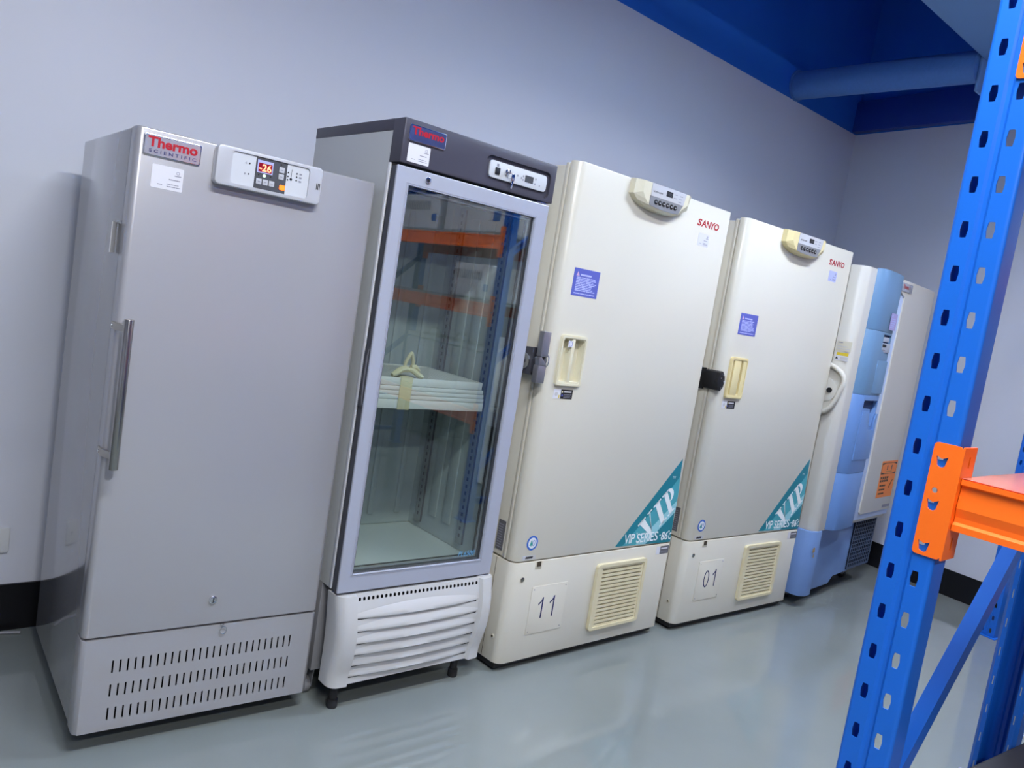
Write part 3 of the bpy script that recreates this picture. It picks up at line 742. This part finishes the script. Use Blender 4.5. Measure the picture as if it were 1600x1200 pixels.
    b.quad(.802, .812, .458, .463, -.0024, 'white_print')
    for ch, a0, a1 in zip('86C', (.816, .840, .868), (.838, .862, .886)): b.text(ch, a0, a1, .437, .4755 if ch != 'C' else .468, -.0024, 'white_print', bold=.02, shear=.1)
    b.tube([(.866 + .0035 * math.cos(t), -.0024, .474 + .0035 * math.sin(t)) for t in [i * math.pi / 5 for i in range(10)]], .0009, 'white_print', 4, True)
    b.build('series_decal', dr, label='teal triangular decal with white lettering')
    # nameplate on the side
    b = MB(); b.box(-.0375, -.035, .070, .107, .447, .556, 'nameplate'); b.T = sideT(-.0378)
    b.dashes(-.104, -.073, .452, .545, 10, 0, 'print_grey', .4); b.build('rating_plate', root, label='dark rating plate')
    # latch
    if lever:
        b = MB(); b.prism([(.05, 1.103), (.12, 1.103), (.125, 1.15), (.12, 1.198), (.05, 1.202)], -.062, -.035, 'x', 'latch_dark', .003)
        b.box(-.058, -.036, .0, .05, 1.110, 1.165, 'latch_dark', .004); lt = b.build('latch', root, label='dark latch housing')
        b = MB(); b.cyl((-.062, .085, 1.15), (-.069, .085, 1.15), .03, 'chrome', 24, bev=.002); b.cyl((-.069, .085, 1.15), (-.071, .085, 1.15), .012, 'latch_dark', 16); b.build('lock_ring', lt)
        b = MB(); b.box(-.080, -.046, -.014, .012, 1.176, 1.264, 'lever', .003); b.box(-.083, -.046, -.014, .014, 1.083, 1.145, 'lever', .003)
        b.prism([(-.080, 1.145), (-.083, 1.172), (-.074, 1.176), (-.046, 1.150), (-.046, 1.145)], -.013, .012, 'y', 'lever', .002)
        b.cyl((-.062, .03, 1.16), (-.046, -.004, 1.163), .012, 'latch_dark', 16)
        b.tube([(-.044 + .004 * math.cos(t), -.010 + .012 * math.cos(t), 1.163 + .020 * math.sin(t)) for t in [i * math.pi / 10 for i in range(20)]], .0022, 'chrome', 8, True)
        b.build('lever', lt, label='silver lever handle')
    else:
        b = MB(); b.box(-.052, -.035, .068, .108, 1.103, 1.197, 'black', .003)
        b.prism([(-.062, 1.15), (-.050, 1.188), (-.030, 1.194), (-.012, 1.172), (-.008, 1.150), (-.014, 1.124), (-.030, 1.108), (-.052, 1.112)], -.016, .050, 'y', 'black', .004)
        b.prism([(-.066, 1.15), (-.054, 1.188), (-.036, 1.194), (-.036, 1.108), (-.054, 1.112)], .0, .066, 'y', 'black', .003)
        for x, z in ((-.042, 1.165), (-.028, 1.178), (-.034, 1.122), (-.022, 1.15)): screw(b, x, -.016, z, .0035, 'steel')
        b.prism(rrect(-.019, -.012, 1.142, 1.155, .003), -.018, -.0155, 'y', 'chrome'); b.build('latch', root, label='black octagonal latch')
F3 = empty('upright_freezer', (1.3023, 0, 0), .0072, 'cream solid-door upright freezer numbered 11 with silver lever latch', 'freezer', 'cream upright freezers')
sanyo(F3, '11', (1.404, 1.501), 'tan_grip', True)
F4 = empty('upright_freezer', (2.3289, -.0167, 0), -.0222, 'cream solid-door upright freezer numbered 01 with black round latch', 'freezer', 'cream upright freezers')
sanyo(F4, '01', (1.364, 1.4585), 'tan_yellow', False)

# ------------------------------------------------------------------ white and blue freezer
F5 = empty('upright_freezer', (3.3060, -.0990, -.0404), .0847, 'white upright freezer with blue control column and blue base', 'freezer')
F5.scale = (1.03, 1.03, 1.03)
b = MB(); b.box(.0, .95, .09, .70, .10, 1.79, 'cabinet_white', .004)
for z in (.42, .30, .20, .13): screw(b, .0, .105, z, .004, 'steel', 'x')
b.build('cabinet', F5)
b = MB(); b.prism(front_profile(-.03, .955, 0, .085, .05, .006, 8), .446, 1.7939, 'z', 'cabinet_white', .004, 2); dr = b.build('door', F5)
# blue column: bulged profile
def column(z0, z1, m, name, parent, cut=None):
    P = [(.088, .002), (.088, -.004), (.108, -.030)] + [(.108 + (.385 - .108) * t, -.030 - .012 * math.sin(math.pi * (t * .8 + .2))) for t in [i / 8 for i in range(1, 9)]] + [(.392, -.028), (.395, .002)]
    b = MB(); b.prism(P, z0, z1, 'z', m, .0015); o = b.build(name, parent)
    return o
col = column(1.497, 1.800, 'blue_panel', 'blue_column', dr)
c2 = column(1.1665, 1.4955, 'blue_panel', 'control_column', dr)
c3 = column(.7535, 1.165, 'blue_lower', 'blue_column', dr)
c4 = column(.452, .752, 'blue_lower', 'blue_column', dr)
boolean(c2, [MB().prism(rrect(.242, .372, 1.405, 1.484, .006), -.2, -.022, 'y', 'blue_dark')])
boolean(c3, [MB().prism(rrect(.158, .374, 1.094, 1.138, .010), -.2, -.010, 'y', 'blue_dark'), MB().prism([(.255, 1.10), (.275, 1.05), (.290, 1.005), (.330, 1.0), (.345, 1.05), (.374, 1.10)], -.2, -.010, 'y', 'blue_dark')])
b = MB(); b.box(.158, .374, -.0105, -.008, .995, 1.14, 'blue_dark'); b.build('door_pull', c3, label='dark recessed door pull')
b = MB(); b.prism([(.153, .825), (.153, 1.08), (.250, 1.08), (.262, 1.03), (.275, .985), (.345, .985), (.345, 1.03), (.36, 1.07), (.374, 1.07), (.374, .825)], -.0455, -.034, 'y', 'blue_lower', .002); b.build('pull_cover', c3)
b = MB(); b.prism(rrect(.225, .368, 1.175, 1.349, .006), -.0435, -.034, 'y', 'blue_panel', .002); b.build('filter_cover', c2)
b = MB(); b.box(.242, .372, -.0225, -.020, 1.405, 1.484, 'blue_dark'); b.box(.262, .350, -.034, -.022, 1.448, 1.472, 'switchcol', .002); b.box(.240, .366, -.040, -.024, 1.392, 1.440, 'switchcol', .003)
b.box(.252, .300, -.042, -.039, 1.420, 1.434, 'black'); b.quad(.26, .30, 1.401, 1.406, -.0408, 'print_grey'); b.build('control_unit', c2)
b = MB(); b.box(.283, .372, -.0432, -.0425, 1.512, 1.598, 'purple_sticker'); b.dashes(.295, .362, 1.52, 1.575, 5, -.0437, 'sticker_lblue', .5); b.quad(.295, .31, 1.578, 1.59, -.0437, 'sticker_lblue'); b.build('notice_sticker', col, label='small purple notice sticker')
b = MB(); b.prism([(.394, .0), (.394, -.010), (.470, -.014), (.952, -.014), (.952, 0)], .468, 1.722, 'z', 'blue_edge', .003); b.build('door_trim', dr, label='pale blue door trim')
b = MB(); b.prism([(.482, .515), (.497, .500), (.953, .500), (.953, 1.785), (.41, 1.785), (.41, 1.722), (.482, 1.70)], -.022, -.001, 'y', 'cabinet_white', .003)
dp = b.build('door_panel', dr)
b = MB(); b.box(.405, .560, -.026, -.0224, 1.728, 1.772, 'badge', .001); b.text('Thermo', .42, .50, 1.742, 1.764, -.0265, 'red_print', bold=.03); b.dashes(.51, .545, 1.738, 1.765, 4, -.0265, 'print_grey', .5); b.build('badge', dp, label='grey nameplate with red lettering')
b = MB(); b.box(.683, .933, -.0228, -.022, .580, .795, 'orange_sticker'); 
b.prism([(.688, .718), (.688, .784), (.925, .784), (.925, .718)], -.0232, -.0228, 'y', 'black')
b.prism([(.692, .730), (.692, .772), (.75, .781), (.87, .781), (.922, .772), (.922, .730), (.87, .721), (.75, .721)], -.0236, -.0232, 'y', 'orange_sticker')
for x in (.775, .845): b.text('!', x - .008, x + .008, .742, .770, -.024, 'black', bold=.05)
b.dashes(.76, .87, .727, .737, 1, -.024, 'rust', .5)
for k in range(4): b.prism(rrect(.700 + k * .033, .724 + k * .033, .672, .704, .002), -.0232, -.0228, 'y', 'slot_dark'); b.quad(.705 + k * .033, .719 + k * .033, .684, .690, -.0236, 'orange_sticker')
b.dashes(.705, .82, .592, .662, 3, -.0232, 'slot_dark', .4)
for k in range(4): b.tube([(.875 - .02 + k * .010, -.0234, .63 + .012 * k), (.895 - .005 + k * .004, -.0234, .67 + .003 * k)], .002, 'slot_dark', 4)
b.build('warning_sticker', dp, label='orange warning sticker')
b = MB(); b.quad(.82, .94, .516, .532, -.0226, 'print_grey'); b.build('small_label', dp)
# blue base
b = MB(); P = [(-.045, .115), (-.045, .045), (-.035, .015), (.0, -.005), (.055, -.005), (.062, .028), (.072, .030), (.62, .030), (.93, .030), (.94, .115)]
b.prism(P, .105, .447, 'z', 'blue_base', .004, 2); bb = b.build('base_cover', F5)
boolean(bb, [MB().prism([(.36, .10), (.42, .142), (.96, .155), (.96, .08), (.36, .08)], -.1, .13, 'y', 'blue_base')])
hs = []
for i in range(11):
    for k in range(12): hs.append(rect(.600 + i * .028, .6235 + i * .028, .168 + k * .0225, .187 + k * .0225))
b = MB(); b.plate([(.590, .157), (.918, .157), (.918, .441), (.590, .441)], hs, .020, .0235, 'y', 'mesh'); b.box(.592, .916, .0245, .0295, .158, .440, 'void'); b.build('mesh_grille', F5, label='dark square-mesh grille')
for (cx, cz, r_) in ((-.005, .352, .016), (.0, .320, .010), (.10, .35, .011), (.125, .362, .007)):
    b = MB(); y = -.0056 if cx < .05 else .0294
    b.prism([(cx + r_ * random.uniform(.5, 1.2) * math.cos(t), cz + r_ * random.uniform(.5, 1.2) * math.sin(t)) for t in [i * math.pi / 6 for i in range(12)]], y - .0003, y + .0004, 'y', 'rust')
    b.build('rust_patch', bb)
b = MB(); b.box(.02, .92, .14, .68, .082, .105, 'black')
b.build('chassis', F5)
for (x, y) in ((.10, .13), (.85, .13), (.10, .62), (.85, .62)):
    b = MB(); b.cyl((x - .02, y, .0592), (x + .02, y, .0592), .0199, 'rubber', 20, bev=.003); b.box(x - .028, x + .028, y - .015, y + .015, .062, .085, 'galv'); b.build('caster', F5)
# side labels and loop handle
b = MB(); b.T = sideT(-.0312); b.box(-.078, -.005, -.0, .0006, 1.365, 1.415, 'cream_print'); b.quad(-.072, -.05, 1.405, 1.409, -.0006, 'print_grey'); b.dashes(-.075, -.01, 1.37, 1.395, 2, -.0006, 'ctl_light', .3); b.build('side_label', dr)
b = MB(); b.T = sideT(-.0312); b.box(-.078, -.01, 0, .0006, 1.318, 1.358, 'sticker'); b.quad(-.070, -.012, 1.343, 1.358, -.0008, 'yellow'); b.quad(-.05, -.012, 1.322, 1.337, -.0008, 'ctl_light'); b.prism([(-.074, 1.325), (-.067, 1.338), (-.060, 1.325)], -.0008, 0, 'y', 'black'); b.build('warning_label', dr, label='yellow and white warning label')
b = MB()
b.prism([(.05, 1.285), (.20, 1.285), (.20, 1.05), (.065, 1.05), (.035, 1.12), (.008, 1.225)], -.046, -.030, 'x', 'cabinet_white', .006)
b.cyl((-.030, .085, 1.165), (-.050, .085, 1.165), .060, 'cabinet_white', 40, bev=.004); b.cyl((-.050, .062, 1.165), (-.056, .062, 1.165), .013, 'black', 20)
lt = b.build('latch_housing', F5)
b = MB(); b.tube([(-.036, .16, 1.292), (-.048, .13, 1.297), (-.054, .089, 1.292), (-.057, .051, 1.280), (-.058, .020, 1.262), (-.058, .002, 1.240), (-.058, -.003, 1.215), (-.058, .008, 1.17), (-.057, .020, 1.125), (-.056, .038, 1.085), (-.054, .062, 1.060), (-.050, .09, 1.050), (-.045, .12, 1.050), (-.038, .15, 1.052)], .0125, 'cabinet_white', 14)
b.build('handle', lt, label='white looped latch handle')

# ------------------------------------------------------------------ pallet racking
def post_mesh(h, m, pitch=.0698, z_off=.035, plain=False):
    """open-backed upright: slotted face towards -x, width along y, local origin at face centre on the floor"""
    b = MB(); zs = []
    z = z_off
    while z < h - .03: zs.append(z); z += pitch
    for y0, y1, yc in ((.0075, .0345, .0205), (-.0345, -.0075, -.0175)):
        for k, z in enumerate(zs):
            za = 0 if k == 0 else z - pitch / 2; zb = h if k == len(zs) - 1 else z + pitch / 2
            outer = [(y0, za), (yc, za), (y1, za), (y1, z), (y1, zb), (yc, zb), (y0, zb), (y0, z)]
            if plain:
                b.box(0, .002, y0, y1, za, zb, m); b.box(.0563, .0585, (.028 if y0 > 0 else -.030), (.030 if y0 > 0 else -.028), z - .010, z + .010, 'galv'); continue
            hole = [(yc - .0045, z - .0125), (yc, z - .0128), (yc + .0045, z - .0125), (yc + .0062, z), (yc + .0045, z + .0125), (yc, z + .0128), (yc - .0045, z + .0125), (yc - .0062, z)]
            b.ringplate(0, .002, outer, hole, m)
    for s in (1, -1):
        pr_ = [(0, .0075), (.0045, .003), (.0045, 0), (.0065, 0), (.0065, .0035), (.002, .0082)]
        b.prism([(p[0], s * p[1]) for p in pr_], 0, h, 'z', m, smooth=True)
        arc = [(.0065 - .0065 * math.cos(t), .0345 + .0065 * math.sin(t)) for t in [i * math.pi / 12 for i in range(7)]]
        arc2 = [(.0065 - .0045 * math.cos(t), .0345 + .0045 * math.sin(t)) for t in [i * math.pi / 12 for i in range(7)]]
        poly = arc + [(.050, .041), (.058, .034), (.058, .024), (.056, .024), (.056, .033), (.0495, .039)] + arc2[::-1]
        b.prism([(p[0], s * p[1]) for p in poly], 0, h, 'z', m, smooth=True)
    return b
def foot_plate(parent, m):
    b = MB(); b.box(-.03, .085, -.055, .065, 0, .004, m, .001); b.cyl((-.018, .0, .004), (-.018, 0, .012), .007, 'galv', 6); b.build('foot_plate', parent)
def beam(root, y0, y1, x, zc, s=1, m='rack_orange', connectors=(True, True), ppx=0):
    """step beam along y between y0 (far, larger) and y1 with hooked end connectors; face towards -x if s=1"""
    H0, H1 = zc - .041, zc + .041
    b = MB()
    P = [(0, H0), (0, H0 + .010), (.006, H0 + .014), (.006, H0 + .022), (.003, H0 + .036), (.006, H1 - .016), (.006, H1 - .0115), (.0, H1 - .008), (0, H1), (.045, H1), (.045, H0)]
    P = [(x + s * p[0], p[1]) for p in P]
    b.prism([(p[0], p[1]) for p in P], y1 + .0525, y0 - .0525, 'y', m, smooth=False)
    bo = b.build('beam_body', root)
    for k, (yp, sg) in enumerate(((y0, 1), (y1, -1))):
        if not connectors[k]: continue
        b = MB()
        ya, yb = yp - sg * .006, yp - sg * .0485
        lo, hi = min(ya, yb), max(ya, yb)
        hs = []; cyv = (lo + hi) / 2 - sg * -.006
        for dz in (.062, -.008, -.076):
            hs.append([(cyv - .009, zc + dz + .008), (cyv - .006, zc + dz - .007), (cyv - .002, zc + dz - .0095), (cyv + .002, zc + dz - .0095), (cyv + .006, zc + dz - .007), (cyv + .009, zc + dz + .008), (cyv, zc + dz + .004)])
        hs.append([(cyv + .001 + .0045 * math.cos(t), zc + .015 + .0045 * math.sin(t)) for t in [i * math.pi / 6 for i in range(12)]])
        x0 = x - s * .006
        b.plate(rrect(lo, hi, zc - .091, zc + .091, .006, 3), hs, x0 - s * .003, x0, 'x', m)
        yf = yb
        b.plate([(x0 - s * .003, zc - .091), (x0 + s * .05, zc - .091), (x0 + s * .05, zc + .091), (x0 - s * .003, zc + .091)],
                [[(x0 + s * .022, zc + .058), (x0 + s * .028, zc + .058), (x0 + s * .028, zc + .076), (x0 + s * .022, zc + .076)], [(x0 + s * .022, zc - .076), (x0 + s * .028, zc - .076), (x0 + s * .028, zc - .056), (x0 + s * .022, zc - .056)]],
                min(yf, yf - sg * .003), max(yf, yf - sg * .003), 'y', m)
        b.build('end_connector', root)
    return bo
def frame_brace(root, xa, xb, y, zs, m):
    for (za, zb) in zs:
        b = MB(); d = Vector((xb - xa, 0, zb - za)); L = d.length; n_ = Vector((-d.z, 0, d.x)) / L * .017
        A = Vector((xa, 0, za)); B_ = Vector((xb, 0, zb))
        pts = [A - n_, B_ - n_, B_ + n_, A + n_]
        b.prism([(p.x, p.z) for p in pts], y - .014, y - .0125, 'y', m)
        for sgn in (-1, 1):
            e = n_ * sgn; e2 = n_ * sgn * .92; pts = [A + e, B_ + e, B_ + e2, A + e2]
            b.prism([(p.x, p.z) for p in pts], y - .0125, y + .014, 'y', m)
        b.cyl((xa, y - .014, za), (xa, y - .018, za), .006, 'galv', 6); b.cyl((xb, y - .014, zb), (xb, y - .018, zb), .006, 'galv', 6)
        b.build('brace', root)

def rack(name, label, x0, depth, ys, levels, h=2.5, zoff=.035, decks=(), braces=None, group='blue and orange pallet racks'):
    root = empty(name, (x0, ys[0], 0), 0, label, 'rack', group)
    for y in ys:
        for back in (False, True):
            b = post_mesh(h, 'rack_blue', z_off=zoff, plain=back)
            o = b.build('upright', root); o.location = (0, y - ys[0], 0)
            if back: o.location = (depth, y - ys[0], 0); o.rotation_euler = (0, 0, math.pi)
            b = MB(); b.box(-.02 if not back else -.02, .075, -.055, .055, 0, .004, 'rack_blue', .001); b.cyl((.068, 0, .004), (.068, 0, .012), .006, 'galv', 6); f = b.build('foot_plate', o)
        frame_brace(root, .03, depth - .03, y - ys[0], braces or [(.12, .12), (.30, .95), (.95, 1.6), (1.6, 2.25), (2.38, 2.38)], 'rack_blue')
    for z in levels:
        beam(root, 0, ys[1] - ys[0], 0.006, z, 1); beam(root, 0, ys[1] - ys[0], depth - .006, z, -1)
    for z in decks:
        b = MB(); b.box(.03, depth - .03, ys[1] - ys[0] + .06, -.06, z + .0415, z + .055, 'deck'); b.build('shelf_deck', root)
    return root
ZO = .0355
R1 = rack('pallet_rack', 'blue pallet rack with orange beams standing nearest, at the right edge', .683, .80, (-1.5055, -3.55), (1.1455, 1.890), 2.55, ZO, decks=(1.890,), braces=[(.12, .12), (.505, 1.22), (1.84, 1.26), (1.90, 2.42)])
R2 = rack('pallet_rack', 'blue and orange pallet rack mirrored in the glass door, loaded with white equipment', 2.30, .80, (-1.60, -3.65), (.62, 1.27, 1.68), 2.55, ZO, decks=(.62, 1.27, 1.68))
R3 = rack('pallet_rack', 'blue pallet rack standing farthest, seen beyond the orange beam', 4.085, .42, (-.738, -2.6), (1.60,), 2.55, .035, braces=[(.10, .25), (.25, .85), (.85, 1.45), (1.45, 2.1)])

R3.rotation_euler = (0, 0, -math.atan(AE))
# thin plastic film on the near beam
b = MB(); b.prism([(.69, -1.556), (1.42, -1.552), (1.42, -1.60), (.82, -1.615), (.72, -1.68), (.69, -1.68)], 1.1882, 1.1886, 'z', 'film'); b.build('plastic_film', label='strip of pinkish clear plastic film on the near orange beam', cat='film')
# black case on the floor inside the near rack
t = empty('equipment_case', (1.045, -1.535, 0), -.10, 'black equipment case with pale front edge under the near rack, bottom right corner', 'case')
b = MB(); b.prism(front_profile(0, .34, 0, .5, .03, .02), .0, .6, 'z', 'case_black', .01, 3); b.T = Matrix.Rotation(0, 4, 'Z'); o = b.build('body', t); o.location = (0, -.52, 0)
b = MB(); b.prism([(-.014, .03), (-.014, .46), (-.004, .488), (.012, .496), (.012, .488), (.002, .47), (.002, .03)], .02, .596, 'z', 'case_rim', .003); o = b.build('front_trim', t); o.location = (0, -.505, 0)
# things on the second rack (seen in the glass door)
def instrument(x, y, z, w_, d, h, label):
    t = empty('instrument', (x, y, z), 0, label, 'instrument')
    b = MB(); b.box(0, d, -w_, 0, .004, h, 'white_plastic', .015, 3); b.build('housing', t)
    b = MB()
    for k in range(14): b.box(-.001, .004, -w_ * .25 - k * .022 - .006, -w_ * .25 - k * .022, h * .55, h * .8, 'black')
    b.build('vent_slot', t)
    b = MB(); b.box(-.003, .002, -w_ * .16, -w_ * .05, h * .25, h * .45, 'box_blue', .001); b.build('display', t)
    for yy in (-.04, -w_ + .04):
        b = MB(); b.cyl((.06, yy, 0), (.06, yy, .006), .015, 'rubber', 12); b.build('foot', t)
instrument(2.36, -1.72, 1.735, .62, .45, .30, 'white vented instrument on the upper shelf, left in the glass reflection')
instrument(2.36, -2.42, 1.735, .45, .45, .24, 'smaller white vented instrument on the upper shelf beside the larger one')
instrument(2.36, -1.75, 1.325, .40, .45, .22, 'white bench instrument on the middle shelf mirrored in the glass door')
for i in range(3):
    t = empty('jerrycan', (2.40, -1.74 - i * .33, .675), 0, ('white jerrycan with looped handle, nearest the upright', 'white jerrycan with looped handle, middle of the three', 'white jerrycan with looped handle, farthest from the upright')[i] + ' on the lower shelf', 'jerrycan', 'white jerrycans in a row')
    b = MB(); b.prism(rrect(0, .30, -.27, 0, .04), 0, .33, 'z', 'white_plastic', .02, 3); b.build('tank', t)
    b = MB(); b.prism(rrect(.0, .30, -.27, 0, .04), .335, .36, 'z', 'white_plastic', .008, 2); b.build('lid', t)
    b = MB(); b.tube([(.15, -.20, .358), (.15, -.20, .39), (.15, -.18, .405), (.15, -.09, .405), (.15, -.07, .39), (.15, -.07, .358)], .008, 'white_plastic', 8); b.build('handle', t)
